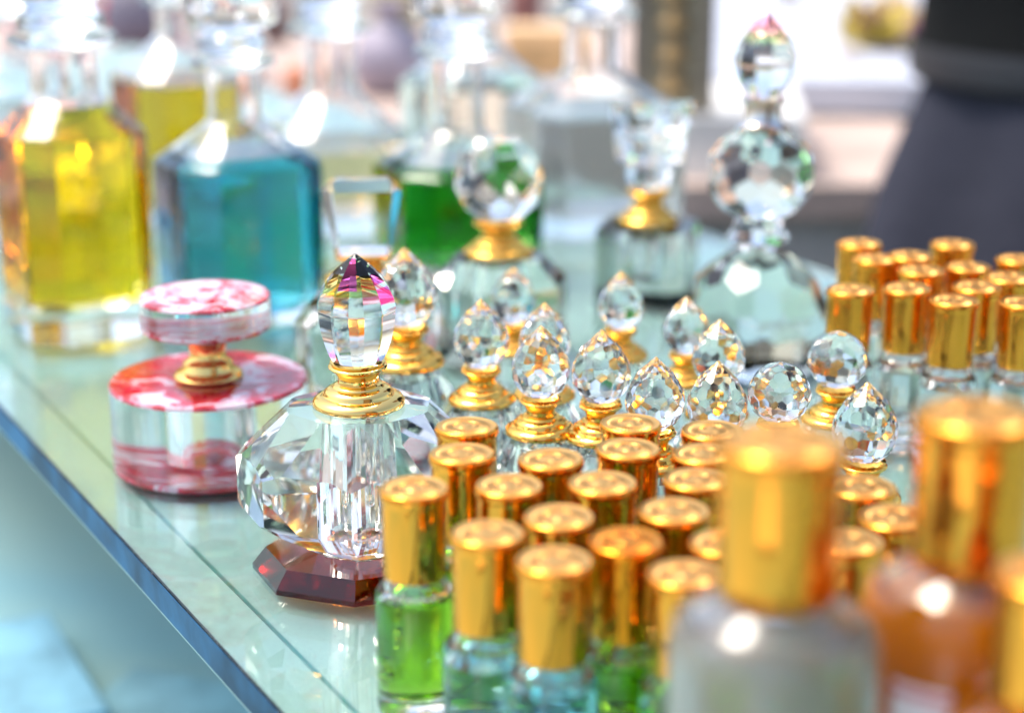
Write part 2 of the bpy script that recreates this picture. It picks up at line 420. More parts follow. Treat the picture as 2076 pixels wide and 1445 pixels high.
# small drop-stoppered bottles (68 mm)
def small_bottle(name, label, round_top=False, seed=0):
    t = thing(name, label, 'perfume bottle', (0, 0, 0), 0, 'small crystal perfume bottles with faceted stoppers')
    b = G()
    el = [(0, .0150, 14)]
    P = ring(12, 0, .0148) + ring(12, 38, through(38, .0148, .0235), .5) + ring(12, 66, through(66, .0118, .0290), 0) + ring(12, -35, through(-35, .0148, .006), .5)
    P += [(Vector((0, 0, 1)), .0325), (Vector((0, 0, -1)), 0.0)]
    v, f = poly(P, (0, 0, .015)); b.add(v, f)
    b.lathe([(.0062, .0050), (.0070, .0065), (.0070, .0280), (.0045, .0300), (.0045, .0318)], 16, rev=True)
    b.obj('crystal_body', M['crystal'], t)
    G().lathe([(r, z + .0326) for r, z in collar_prof(.0066, .0128, .0115, .0046)], 40).obj('gold_collar', M['collar'], t, 35)
    s = G(); 
    if round_top: a, c, T, zc = .0098, .0094, .0105, .0454 + .0090
    else: a, c, T, zc = .0092, .0098, .0146, .0454 + .0088
    v, f = solid(drop_planes(a, c, T, seed), (0, 0, 0), zc); s.add(v, f)
    st = bevel(s.obj('stopper', M['crystal'], t), .00016, 1)
    G().lathe([(.0008, .012), (.0011, .014), (.0011, .0324)], 8).obj('dip_rod', M['dip'], t, 60)
    return t

PX = 'small crystal bottle with pointed faceted stopper, '
SB = [  # tip pixel, height, round?, label
    (1097, 658, .068, 0, PX + 'sharp at centre, just behind the gold caps'),
    (975, 605, .068, 0, PX + 'right of the large ten-sided stopper'),
    (1220, 667, .068, 0, PX + 'just right of the central sharp one'),
    (1330, 722, .066, 0, PX + 'its collar behind the rear cap of a pair'),
    (1457, 730, .066, 0, PX + 'directly left of the round stopper'),
    (1760, 773, .068, 0, PX + 'rightmost, between the two big gold caps'),
    (1460, 645, .064, 0, PX + 'behind the one beside the round stopper'),
    (1393, 600, .060, 0, PX + 'blurred in front of the silver-necked decanter'),
    (1105, 612, .064, 0, PX + 'half hidden behind the sharp centre one'),
    (1040, 540, .062, 0, PX + 'blurred against the large ball-stoppered bottle'),
    (1260, 550, .062, 0, PX + 'with green glint below the tapered square stopper'),
    (820, 500, .080, 0, 'larger crystal bottle with pointed faceted stopper close behind the ten-sided stopper'),
    (1583, 735, .062, 1, 'small crystal bottle with round ball-like faceted stopper behind the big blurred gold cap'),
    (1701, 672, .062, 1, 'small crystal bottle with round faceted stopper and gold collar before the back vials'),
]
protoA = protoB = None
for i, (px, py, h, rnd_, lab) in enumerate(SB):
    if rnd_:
        if protoB is None: protoB = o = small_bottle('crystal_perfume_bottle', lab, True, 5)
        else: o = copy_tree(protoB)
        s_ = h / .0645
    else:
        if protoA is None: protoA = o = small_bottle('crystal_perfume_bottle', lab, False, 1)
        else: o = copy_tree(protoA)
        s_ = h / .0688
    o.location = pos(px, py, h); o.scale = (s_,) * 3; o.rotation_euler.z = R(37 * i + 11); o['label'] = lab

# ------------------------------------------------------------------ the large crystal bottle in focus
YM = 0.503
XM = at(727, 800, YM).x
bt = thing('crystal_perfume_bottle', 'large clear faceted crystal bottle with ten-sided pointed stopper, gold collar and dark amber foot', 'perfume bottle', (XM, YM, H), R(0))
SY = .86
zt, zb = .0525, .0072
def sq(P): return [(Vector((n.x, n.y / SY, n.z)).normalized(), dd / Vector((n.x, n.y / SY, n.z)).length) for n, dd in P]
P = ring(8, 0, .0345, .5)
P += ring(8, 42.5, through(42.5, .0345, .0388), .5) + ring(8, 46, through(46, .0366, .0372), 0)
P += ring(8, -57, through(-57, .0345, .0212), .5) + ring(8, -51, through(-51, .0370, .0222), 0)
P += [(Vector((0, 0, 1)), zt), (Vector((0, 0, -1)), -zb)]
v, f = poly(sq(P), (0, 0, .03))
g = G().add(v, f)
g.lathe([(.0080, .0130), (.0088, .0142), (.0088, .0490), (.0062, .0512), (.0062, .0520)], 40, rev=True)
g.obj('crystal_body', M['crystal'], bt)
# foot
P = ring(8, 0, .0312, .5) + ring(8, 36, through(36, .0312, .0018), .5) + [(Vector((0, 0, 1)), .0071), (Vector((0, 0, -1)), -.0002)]
v, f = poly(sq(P), (0, 0, .003))
G().add(v, f).obj('crystal_foot', M['foot'], bt)
G().lathe([(r, z + .0526) for r, z in collar_prof(.0084, .0140, .0138, .0060)], 64).obj('gold_collar', M['collar2'], bt, 35)
# ten-sided stopper: flat flutes bending towards a point
def flute(n, prof, tw=0): return [[(r * math.cos(2 * PI * (i + .5) / n + tw), r * math.sin(2 * PI * (i + .5) / n + tw), z) for i in range(n)] for r, z in prof]
sp = []
NK = 60
for k in range(NK + 1):
    u = k / NK
    if u < .5: r = .0075 + (.0118 - .0075) * math.sin(u / .5 * PI / 2) ** .8
    else:
        q = (u - .5) / .5; r = .0118 * (1 - q ** 2.0) * (1 - .08 * q) + .0002
    sp.append((max(r, .0003), .0666 + .0320 * u))
g = G().loft(flute(10, sp, .12))
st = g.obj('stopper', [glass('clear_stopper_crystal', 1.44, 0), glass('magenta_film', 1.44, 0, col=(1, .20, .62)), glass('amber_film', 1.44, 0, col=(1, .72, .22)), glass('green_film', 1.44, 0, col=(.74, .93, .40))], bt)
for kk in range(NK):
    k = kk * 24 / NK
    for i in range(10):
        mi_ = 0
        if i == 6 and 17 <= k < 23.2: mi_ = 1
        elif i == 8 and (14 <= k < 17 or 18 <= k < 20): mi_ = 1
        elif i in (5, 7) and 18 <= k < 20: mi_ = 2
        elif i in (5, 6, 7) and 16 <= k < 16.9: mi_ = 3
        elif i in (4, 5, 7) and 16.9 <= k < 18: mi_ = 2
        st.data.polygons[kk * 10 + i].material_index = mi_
me = st.data
for p_ in me.polygons: p_.use_smooth = True
me.set_sharp_from_angle(angle=R(22))
G().lathe([(.0008, .0230), (.0016, .0236), (.0019, .025), (.0019, .0524)], 14).obj('dip_rod', M['dip'], bt, 60)

# ------------------------------------------------------------------ the red and white marbled bottle
YR = .598; XR = at(425, 800, YR).x; rr = .0347
rb = thing('marbled_perfume_bottle', 'round clear glass bottle with red and white marbled layers and a flat disc stopper', 'perfume bottle', (XR, YR, H), 0)
g = G().lathe([(rr - .0006, .0002), (rr, .0008), (rr, .0310), (rr - .0006, .0316)], 96)
g.lathe([(.0100, .0036), (.0106, .0044), (.0106, .0286), (.0070, .0300), (.0070, .0312)], 40, rev=True)
g.obj('glass_body', M['crystal'], rb, 30)
def annulus(r0, r1, z0, z1, n=72):
    g = G()
    rings = []
    for r, z in ((r0, z0), (r1, z0), (r1, z1), (r0, z1), (r0, z0)):
        rings.append([(r * math.cos(2 * PI * i / n), r * math.sin(2 * PI * i / n), z) for i in range(n)])
    return g.loft(rings, cap0=False, cap1=False)
G().lathe([(rr - .0008, .0010), (rr - .0008, .0026)], 72).obj('marbled_base', M['marble'], rb, 30)
annulus(.0080, rr - .0008, .0300, .0310).obj('marbled_top', M['marble'], rb, 30)
G().lathe([(.0112, .0317), (.0120, .0322), (.0121, .0330), (.0112, .0342), (.0096, .0350), (.0090, .0362), (.0086, .0376), (.0070, .0388), (.0062, .0402), (.0061, .0420), (.0068, .0445), (.0078, .0470), (.0086, .0488), (.0084, .0497)], 48).obj('gold_collar', M['collar2'], rb, 35)
zd0, zd1, rd = .0500, .0618, .0227
G().lathe([(rd - .0006, zd0), (rd, zd0 + .0006), (rd, zd1 - .0006), (rd - .0006, zd1)], 96).obj('disc_stopper', M['crystal'], rb, 30)
G().lathe([(rd - .0008, zd0 + .0006), (rd - .0008, zd0 + .0014)], 72).obj('marbled_underside', M['marble2'], rb, 30)
G().lathe([(rd - .0008, zd1 - .0014), (rd - .0008, zd1 - .0007)], 72).obj('marbled_lid', M['marble2'], rb, 30)

# ------------------------------------------------------------------ medium crystal bottles behind
def medium(px, py0, Y, label, body, stopper, cz, rot):
    """cz = (flange z, collar top z)"""
    X = at(px, py0, Y).x
    t = thing('crystal_perfume_bottle', label, 'perfume bottle', (X, Y, H), rot)
    b = G(); v, f = body; b.add(v, f)
    b.lathe([(.0085, .010), (.0092, .012), (.0092, cz[0] - .006), (.0060, cz[0] - .003), (.0060, cz[0] - .001)], 24, rev=True)
    b.obj('crystal_body', M['crystal'], t)
    k = cz[1] - cz[0]
    G().lathe([(r, z + cz[0] + .0001) for r, z in collar_prof(.0100, k, .0148, .0068)], 40).obj('gold_collar', M['collar'], t, 35)
    s = G(); v, f = stopper; s.add(v, f); s.obj('stopper', M['crystal'], t)
    return t
# trapezoid stopper
Y = .647; z0, z1 = zat(512, Y), zat(362, Y); zc = (z0 + z1) / 2; hh = (z1 - z0) / 2
P = [(Vector((0, 0, 1)), hh), (Vector((0, 0, -1)), hh)]
for sx in (-1, 1):
    P += [(Vector((sx, 0, -.18)), .0128 / math.sqrt(1.03)), (Vector((sx, 0, 1.1)), .0168), (Vector((sx * .8, -.75, -.1)), .0125), (Vector((sx * .8, .75, -.1)), .0125)]
for sy in (-1, 1): P += [(Vector((0, sy, 0)), .0075), (Vector((0, sy, .9)), .0124), (Vector((0, sy, -1.1)), .0140)]
P = [(n.normalized(), dd) for n, dd in P]
bp = ring(8, 0, .0245, .5) + ring(8, 40, through(40, .0245, .040), .5) + ring(8, -30, through(-30, .0245, .012), .0) + [(Vector((0, 0, 1)), zat(565, Y)), (Vector((0, 0, -1)), 0)]
medium(735, 440, Y, 'crystal bottle with flat tapered gem-cut stopper, half hidden behind the ten-sided stopper', poly(bp, (0, 0, .02)), solid(P, (0, 0, 0), zc), (zat(565, Y), zat(512, Y)), R(4))
# ball stopper
Y = .732; z0, z1 = zat(440, Y), zat(284, Y); zc = (z0 + z1) / 2; hh = (z1 - z0) / 2; a = .0176
P = ring(8, 0, a * .97, .5) + ring(8, 45, a * 1.04, 0) + ring(8, -45, a * 1.02, 0) + ring(8, 22, a * 1.02, .0) + ring(8, -24, a * 1.02, .0) + [(Vector((0, 0, 1)), hh), (Vector((0, 0, -1)), hh)]
bp = ring(8, 0, .0275, .5) + ring(8, 42, through(42, .0275, .034), .5) + ring(8, -24, through(-24, .0290, .010), .0) + [(Vector((0, 0, 1)), zat(520, Y)), (Vector((0, 0, -1)), 0)]
medium(1010, 360, Y, 'crystal bottle with big ball-shaped cut stopper, in front of the green decanter', poly(bp, (0, 0, .02)), solid(P, (0, 0, 0), zc), (zat(517, Y), zat(442, Y)), R(10))
# twisted square stopper
Y = .834; z0, z1 = zat(382, Y), zat(214, Y)
rings = []
for u, hw in ((0, .0062), (.06, .0088), (.20, .0102), (.30, .0092), (.34, .0118), (.62, .0128), (.66, .0122), (.70, .0134), (1, .0152)):
    a_ = R(6 + 24 * max(0, u - .3)); cz_ = .0024 * max(0, u - .3)
    sqp = []
    for i in range(4):
        for j_ in (-1, 1):                 # square with cut corners; the foot is nearly round
            w_ = .30 if u > .32 else .42
            aa = a_ + PI / 2 * i + PI / 4 + j_ * w_ * .5 * (1 if u <= .32 else .45)
            rad = hw * (1.08 if u <= .32 else 1.33)
            sqp.append((rad * math.cos(aa), rad * math.sin(aa), z0 + (z1 - z0) * u + cz_ * (1 if i % 2 else -1)))
    rings.append(sqp)
g = G().loft(rings)
bp = ring(4, 0, .0215, .5) + ring(4, 0, .0265, 0) + [(Vector((0, 0, 1)), zat(455, Y)), (Vector((0, 0, -1)), 0)]
medium(1317, 300, Y, 'square crystal bottle with tapered square-cut stopper over a gold collar', poly(bp, (0, 0, .02)), (g.v, g.f), (zat(452, Y), zat(380, Y)), R(28))

# ------------------------------------------------------------------ tall silver-necked decanter
Y = .72; X = at(1540, 400, Y).x
t = thing('crystal_decanter', 'tall crystal decanter with silver neck, faceted globe and pink-tipped pointed stopper', 'decanter', (X, Y, H), R(12))
bp = ring(10, 0, .0300, .5) + ring(10, 26, through(26, .0302, .0240), 0) + ring(10, 48, through(48, .0285, .0335), .5) + ring(10, 66, through(66, .0210, .0440), 0) + ring(8, -30, through(-30, .0300, .008), 0) + [(Vector((0, 0, 1)), .0540), (Vector((0, 0, -1)), 0)]
v, f = poly(bp, (0, 0, .02)); g = G().add(v, f)
g.lathe([(.0105, .0455), (.0098, .0465), (.006, .053)], 32, rev=True)
g.obj('crystal_body', M['crystal'], t)
G().lathe([(.0135, .0542), (.0110, .058), (.0085, .0640)], 8, ph=.5).obj('stem', M['crystal'], t)
zc = (zat(440, Y) + zat(262, Y)) / 2; hh = (zat(262, Y) - zat(440, Y)) / 2; a = .0210
P = ring(10, 0, a, .5) + ring(10, 32, a * .995, 0) + ring(10, -32, a * .995, 0) + ring(10, 58, a * .96, .5) + ring(10, -58, a * .96, .5) + [(Vector((0, 0, 1)), hh), (Vector((0, 0, -1)), hh)]
v, f = solid(P, (0, 0, 0), zc); G().add(v, f).obj('crystal_globe', M['crystal'], t)
z0 = zc + hh; z1 = zat(196, Y)
G().lathe([(.0110, z0 + .0001), (.0112, z0 + .0012), (.0085, z0 + .0025), (.0075, z0 + .004), (.0075, z1 - .003), (.0090, z1 - .002), (.0092, z1 - .0006), (.0080, z1 - .0002)], 40).obj('silver_neck', M['silver'], t, 40)
sp = []
for k in range(17):
    u = k / 16; r = .0070 + .0055 * math.sin(min(1, u / .42) * PI / 2) if u < .42 else .0125 * (1 - ((u - .42) / .58) ** 1.8) + .0002
    sp.append((max(r, .0003), z1 + (zat(24, Y) - z1) * u))
G().loft(flute(8, sp, .1)).obj('stopper', coated('coated_crystal', z1 + .020, z1 + .034), t, 22)

# ------------------------------------------------------------------ big decanters
def sqloop(hw, ch, k, z, n=4):
    """square of half-width hw with chamfered corners (chamfer ch), blended by k towards a circle of radius hw."""
    c = hw - ch
    P8 = [(hw, -c), (hw, c), (c, hw), (-c, hw), (-hw, c), (-hw, -c), (-c, -hw), (c, -hw)]
    out = []
    for q in range(8):
        p, r_ = P8[q], P8[(q + 1) % 8]
        a0 = 2 * PI * (q - .5) / 8
        for i in range(n):
            u = i / n; x = p[0] + (r_[0] - p[0]) * u; y = p[1] + (r_[1] - p[1]) * u
            aa = a0 + 2 * PI / 8 * u
            out.append((x * (1 - k) + hw * math.cos(aa) * k, y * (1 - k) + hw * math.sin(aa) * k, z))
    return out
def decanter(label, X, Y, rot, hw, zs, zn, rn, zf, level, liq, rc=.0135, base=.011, stop='disc', wall=.0026, ztop=None, rstop=.021):
    """zs shoulder edge, zn neck foot, zf flange, level of liquid."""
    vd = Vector((-X, -Y, HC - zs)).normalized(); hv = (S + vd).normalized()
    rot = math.atan2(hv.y, hv.x) + R(135)   # one chamfered corner towards the light
    t = thing('perfume_decanter', label, 'decanter', (X, Y, H), rot, 'large glass perfume decanters at the back')
    def prof(ins, zlo, zhi, flange):
        L = []
        e = .0010 if ins == 0 else .005
        h_ = hw - ins; c_ = max(rc - ins * .6, .002)
        L += [sqloop(h_ - e, c_, 0, zlo), sqloop(h_, c_, 0, zlo + e)]
        r_n = rn - (ins * .75)
        L.append(sqloop(h_, c_, 0, zs - .0015))
        NS = 12
        for i in range(NS + 1):                  # hollow shoulder swooping up into the neck
            u = i / NS; z = zs + (zn - zs) * u
            g_ = (1 - u) ** 1.2
            hz = r_n + (h_ - .0006 - r_n) * g_
            cz = c_ * g_ + r_n * .586 * (1 - g_)
            L.append(sqloop(hz, cz, max(0, (u - .7) / .3) , z))
        L += [sqloop(r_n * .98, 0.001, 1, (zn + zf) / 2)]
        if flange:
            L += [sqloop(r_n, .001, 1, zf - .006), sqloop(rn * 1.52, .001, 1, zf - .0035), sqloop(rn * 1.6, .001, 1, zf - .0018), sqloop(rn * 1.5, .001, 1, zf)]
        else: L += [sqloop(r_n, .001, 1, zf - .004)]
        return L
    def clip(L, z0, z1):                 # keep the rings between two levels, cutting at the levels
        out = []
        for a_, b_ in zip(L[:-1], L[1:]):
            za, zb_ = a_[0][2], b_[0][2]
            if zb_ <= z0 or za >= z1: continue
            def cut(z):
                u = (z - za) / (zb_ - za)
                return [tuple(p[j] + (q[j] - p[j]) * u for j in range(3)) for p, q in zip(a_, b_)]
            lo = a_ if za >= z0 else cut(z0); hi = b_ if zb_ <= z1 else cut(z1)
            if not out: out.append(lo)
            out.append(hi)
        return out
    g = G().loft(prof(0, 0.0002, zf, True))
    inner = prof(wall, base, zf, False)
    g.loft(clip(inner, level + .0001, zf), rev=True)
    g.obj('glass_body', M['glass'], t, 32)
    G().loft(clip(inner, base, level)).obj('liquid', liq, t, 32)
    zq = zf + .0002; zt_ = ztop or zf + .034
    if stop == 'disc':
        pr = [(rn * .80, zq), (rn * 1.25, zq + .003), (rn * 1.2, zq + .008), (rn * .95, zq + .011), (rstop, zq + .015), (rstop * 1.02, zq + .018), (rstop * 1.02, zt_ - .003), (rstop * .93, zt_)]
    else:
        pr = [(rn * .80, zq), (rn * 1.05, zq + .003), (rn * 1.0, zq + .006), (rstop * .8, zq + .010), (rstop, zq + .018), (rstop * .9, zt_ - .006), (rstop * .4, zt_)]
    G().lathe(pr, 12, ph=.5).obj('glass_stopper', M['stopglass'], t, 35)
    return t
Y = .800; p = at(492, 600, Y)
decanter('square glass decanter half full of teal blue perfume with wide disc stopper', p.x, Y, R(26), .0335, zat(322, Y), zat(238, Y), .0122, zat(115, Y), zat(306, Y), M['oil_blue'], base=.0065)
Y = .775; p = at(155, 500, Y)
decanter('glass decanter filled with bright yellow oil at the far left of the shelf', p.x, Y, R(28), .0292, zat(262, Y), zat(188, Y), .0150, zat(68, Y), zat(212, Y), M['oil_yellow'], rc=.012, base=.014, rstop=.018)
Y = .880; p = at(928, 500, Y)
decanter('square glass decanter of dark green perfume behind the ball-stoppered bottle', p.x, Y, R(27), .0370, zat(335, Y), zat(258, Y), .0135, zat(95, Y), zat(322, Y), M['oil_green'])
Y = 1.02; p = at(372, 300, Y)
decanter('yellow oil decanter standing in the gap behind the yellow and blue decanters', p.x, Y, R(24), .0345, zat(150, Y), zat(70, Y), .0125, zat(-10, Y), zat(160, Y), M['oil_yellow'])
Y = 1.00; p = at(672, 300, Y)
decanter('glass decanter with peach-coloured perfume between the blue and green decanters', p.x, Y, R(27), .0370, zat(265, Y), zat(180, Y), .0150, zat(52, Y), zat(292, Y), M['oil_peach'])
Y = 1.00; p = at(1200, 300, Y)
decanter('large decanter of cloudy colourless perfume behind the tapered square stopper', p.x, Y, R(24), .0440, zat(215, Y), zat(140, Y), .0160, zat(20, Y), zat(222, Y), M['oil_cloudy'], wall=.003)
Y = 1.12; p = at(960, 200, Y)
decanter('clear decanter of colourless liquid partly hidden behind the green one', p.x, Y, R(26), .040, zat(165, Y), zat(80, Y), .0150, zat(-20, Y), zat(150, Y), M['oil_clear'])
Y = .98; p = at(20, 200, Y)
decanter('clear glass decanter cut off by the left border of the picture', p.x, Y, R(24), .036, zat(190, Y), zat(120, Y), .0145, zat(10, Y), zat(230, Y), M['oil_clear'])

# ------------------------------------------------------------------ gold-capped vials
def cap_mesh(r, z0, z1, k=1.0):
    """turned cap with a wider lid disc whose top is embossed with rays and a raised emblem."""
    h = z1 - z0; n = 160; g = G()
    pr = [(r * .925, z0), (r * .94, z0 + .0003), (r * .94, z1 - .16 * h), (r * .955, z1 - .13 * h), (r * .99, z1 - .10 * h), (r, z1 - .075 * h), (r, z1 - .03 * h), (r * .975, z1 - .008 * h), (r * .94, z1)]
    g.lathe(pr, n, cap1=False)
    rings = [[(r * .94 * math.cos(2 * PI * i / n), r * .94 * math.sin(2 * PI * i / n), z1) for i in range(n)]]
    for q, base in ((.88, -.00015), (.84, -.00025), (.74, -.00025), (.70, -.0001), (.62, 0), (.54, 0), (.46, 0), (.42, -.00015), (.36, -.0001), (.30, .0001), (.22, .0), (.15, .0001), (.10, .0002), (.04, .0002)):
        L = []
        for i in range(n):
            a = 2 * PI * i / n; dz = base
            if .44 < q < .72: dz += .00018 * (1 if i % 4 < 2 else -1)
            if .10 < q < .34: dz += .00014 * math.cos(a * 3 + q * 14)
            L.append((r * q * math.cos(a), r * q * math.sin(a), z1 + dz * k))
        rings.append(L)
    b = len(g.v)
    g.loft(rings, cap0=False, cap1=True, mi=1)
    return g
GR = 'gold-capped glass perfume vials'
def vial(label, liq, r=.0101, rcap=.0087, zsh=.0335, znk=.0368, h=.060, level=.031, k=1.0, foot=.0052, name='perfume_vial', wall=.0014, cat='vial', grp=GR):
    t = thing(name, label, cat, (0, 0, 0), 0, grp)
    e = r * .09
    g = G().lathe([(r - e * 1.6, .0002), (r - e * .4, e * .5), (r, e * 1.6), (r, zsh - r * .32), (r * .97, zsh - r * .12), (r * .88, zsh), (rcap * .86, znk - .0006 * k), (rcap * .84, znk + .0010 * k)], 40)
    ri = r - wall
    g.lathe([(ri * .98, level + .0001), (ri * .95, zsh - r * .12), (ri * .80, zsh - .0004), (rcap * .62, znk + .0003)], 40, rev=True)
    g.obj('glass_body', M['glass'], t, 35)
    G().lathe([(ri * .80, foot), (ri * .97, foot + .0010 * k), (ri, foot + .0026 * k), (ri, level - .001), (ri * .985, level)], 40).obj('liquid', liq, t, 35)
    cap_mesh(rcap, znk + .0002, h, k).obj('gold_cap', [M['cap'], M['captop']], t, 40)
    return t
V = [  # lid centre pixel, liquid, label
    (837, 987, 'g', 'vial of bright green oil, at the left front beside the large crystal bottle'),
    (980, 1083, 'b', 'vial of pale blue oil, just right of the leftmost green vial'),
    (1118, 1140, 'b', 'vial of pale blue oil, nearest to the camera among the gold-capped vials'),
    (1268, 1092, 'g', 'vial of green oil with deep orange-gold cap, right of the nearest blue vial'),
    (1390, 1157, 'g', 'vial of green oil whose cap touches the left side of the big clear bottle'),
    (937, 922, 'g', 'gold-capped vial directly behind the leftmost green vial'),
    (947, 866, 'c', 'gold-capped vial at the far left back of the group, beside the large crystal bottle'),
    (1025, 978, 'g', 'gold-capped vial right of the leftmost green one, behind the second blue-oil vial'),
    (1122, 927, 'c', 'gold-capped vial directly in front of the sharp central pointed stopper'),
    (1132, 1040, 'b', 'gold-capped vial in the middle of the group, behind the nearest blue-oil vial'),
    (1225, 981, 'g', 'gold-capped vial in the third row, below the tall pair of caps'),
    (1268, 903, 'c', 'taller-looking gold-capped vial, front one of the pair right of the central pointed stopper'),
    (1276, 851, 'c', 'gold-capped vial at the back of the pair right of the central pointed stopper'),
    (1364, 1036, 'g', 'gold-capped vial behind and left of the big blurred gold cap'),
    (1408, 974, 'c', 'gold-capped vial third from the back in the column left of the big blurred cap'),
    (1436, 922, 'c', 'gold-capped vial in the column left of the big blurred cap, second from the back'),
    (1450, 868, 'c', 'gold-capped vial rearmost in the column left of the big blurred cap'),
    (1478, 1095, 'b', 'gold-capped vial showing only its left lid edge above the big clear bottle'),
    (1742, 990, 'b', 'gold-capped vial right of the big blurred cap, in front of the rightmost pointed stopper'),
    (1722, 1098, 'c', 'gold-capped vial low between the two big blurred caps, nearest of the three there'),
    (1822, 1048, 'g', 'gold-capped vial partly hidden behind the shoulder of the big amber bottle'),
    (1723, 583, 'c', 'clear gold-capped vial at the front left corner of the back right cluster'),
    (1932, 607, 'c', 'clear gold-capped vial nearest the camera in the back right cluster'),
    (1843, 581, 'c', 'clear gold-capped vial between the corner one and the nearest one of the back right cluster'),
    (1981, 580, 'c', 'clear gold-capped vial right behind the nearest one of the back right cluster'),
    (2046, 565, 'c', 'clear gold-capped vial near the right border in the back right cluster'),
    (1866, 548, 'c', 'gold-capped vial in the second row of the back right cluster, half hidden'),
    (1960, 537, 'c', 'gold-capped vial in the middle of the back right cluster'),
    (2064, 527, 'c', 'gold-capped vial cut by the right border, rearmost there'),
    (1842, 518, 'c', 'gold-capped vial behind the half hidden one of the back right cluster'),
    (1773, 521, 'c', 'gold-capped vial in the left rear of the back right cluster, before its corner'),
    (1746, 496, 'c', 'gold-capped vial at the rear left corner of the back right cluster'),
    (1930, 493, 'c', 'gold-capped vial rearmost of the back right cluster, against the dark clothing'),
    (2080, 612, 'c', 'gold-capped vial of the back right cluster with most of it past the right border'),
]
LIQS = {'g': M['v_green'], 'b': M['v_blue'], 'c': M['v_clear']}
protos = {}
rv = random.Random(5)
for px, py, q, lab in V:
    key = (q, V.index((px, py, q, lab)) % 3)
    if key not in protos: protos[key] = o = vial(lab, LIQS[q], level=(.0310, .0285, .0300)[key[1]])
    else: o = copy_tree(protos[key])
    if (px, py) == (1268, 1092):
        c_ = [h for h in o.children if h.name.startswith('gold_cap')][0]; c_.data = c_.data.copy(); c_.data.materials[0] = M['capdeep']; c_.data.materials[1] = M['captopdeep']
    o['label'] = lab; o.location = pos(px, py, .060)
    s_ = 1.0 + rv.uniform(-.012, .012); o.scale = (s_,) * 3
    o.rotation_euler = (rv.uniform(-.014, .014), rv.uniform(-.014, .014), rv.uniform(0, 6.28))

# the big bottles near the camera
GB = 'big gold-capped perfume bottles nearest the camera'
big = dict(r=.0190, rcap=.0116, zsh=.0820, znk=.0870, h=.1150, level=.0812, k=1.6, foot=.008, name='perfume_bottle', wall=.0022, cat='perfume bottle', grp=GB)
o = vial('big blurred bottle of colourless oil with gold cap, in the right foreground', M['v_grey'], **big); o.location = pos(1587, 893, .115)
o = vial('big blurred bottle of amber oil with white paper label, right of the colourless one', M['v_amber'], **big); o.location = pos(1985, 838, .115)
def wrap(name, r, a0, a1, z0, z1, mat, par):
    n = 14; v = []
    for rr_ in (r, r + .00015):
        for z in (z0, z1): v += [(rr_ * math.cos(a0 + (a1 - a0) * i / n), rr_ * math.sin(a0 + (a1 - a0) * i / n), z) for i in range(n + 1)]
    m_ = n + 1; f = []
    for i in range(n):
        f += [(2 * m_ + i, 2 * m_ + i + 1, 3 * m_ + i + 1, 3 * m_ + i), (i, m_ + i, m_ + i + 1, i + 1), (i, i + 1, 2 * m_ + i + 1, 2 * m_ + i), (m_ + i, 3 * m_ + i, 3 * m_ + i + 1, m_ + i + 1)]
    f += [(0, 2 * m_, 3 * m_, m_), (n, m_ + n, 3 * m_ + n, 2 * m_ + n)]
    return mesh_obj(name, v, f, mat, par, 60)
o.children[0].data.materials[0] = glass('amber_glass', 1.5, 0, (.96, .64, .16), .012)
lb = wrap('paper_label', .01915, R(-142), R(-108), .040, .0680, principled('white_paper', (.80, .76, .77), .6), o)
wrap('red_band', .01935, R(-142), R(-108), .0655, .0672, principled('red_print', (.55, .20, .22), .5), lb)
o = vial('amber oil bottle cut off by the right border, nearest the camera', M['v_amber'], **big); o.location = pos(2135, 1160, .0978); o.scale = (.85,) * 3; o.rotation_euler.z = .7

# ------------------------------------------------------------------ stalls behind
mw = principled('white_painted_wood', (.56, .59, .66), .45, var=(6, .05))
wt = thing('white_display_table', 'bright white display table with a lower shelf, far behind on the right', 'table', (0, 0, 0))
def slab(x0, x1, y0, y1, z0, z1, rot=0, c=(0, 0)):
    Mx = Matrix.Translation((c[0], c[1], 0)) @ Matrix.Rotation(rot, 4, 'Z')
    return G().box(x0, x1, y0, y1, z0, z1, M=Mx)
q = at(1500, 160, 1.95); c0 = (q.x, q.y); rot = R(-9)
zt2 = H + q.z
slab(-.10, 1.1, 0, 1.4, zt2 - .035, zt2, rot, c0).obj('table_top', mw, wt)
slab(-.08, 1.0, .03, 1.3, zt2 - .110, zt2 - .0355, rot, c0).obj('apron', principled('grey_beige_wood', (.22, .21, .18), .6, var=(8, .15)), wt)
slab(-.25, .95, -.10, 1.2, zt2 - .150, zt2 - .118, rot, c0).obj('lower_shelf', principled('grey_shelf', (.36, .365, .37), .5), wt)
for x_, y_ in ((-.2, .3), (.88, .3), (-.2, 1.1), (.88, 1.1)):
    slab(x_, x_ + .04, y_, y_ + .04, .001, zt2 - .1505, rot, c0).obj('leg', mw, wt)
bx = thing('wooden_crate', 'brown wooden crate in the dark space under the white display table', 'crate', (0, 0, 0))
slab(-.15, .50, .05, .5, .30, zt2 - .20, rot, c0).obj('side_panel', principled('brown_wood', (.17, .115, .05), .8, Specular_IOR_Level=.1, var=(9, .3)), bx)
slab(-.17, .52, .03, .52, .27, .2995, rot, c0).obj('bottom_rail', principled('dark_wood', (.05, .04, .035), .7), bx)

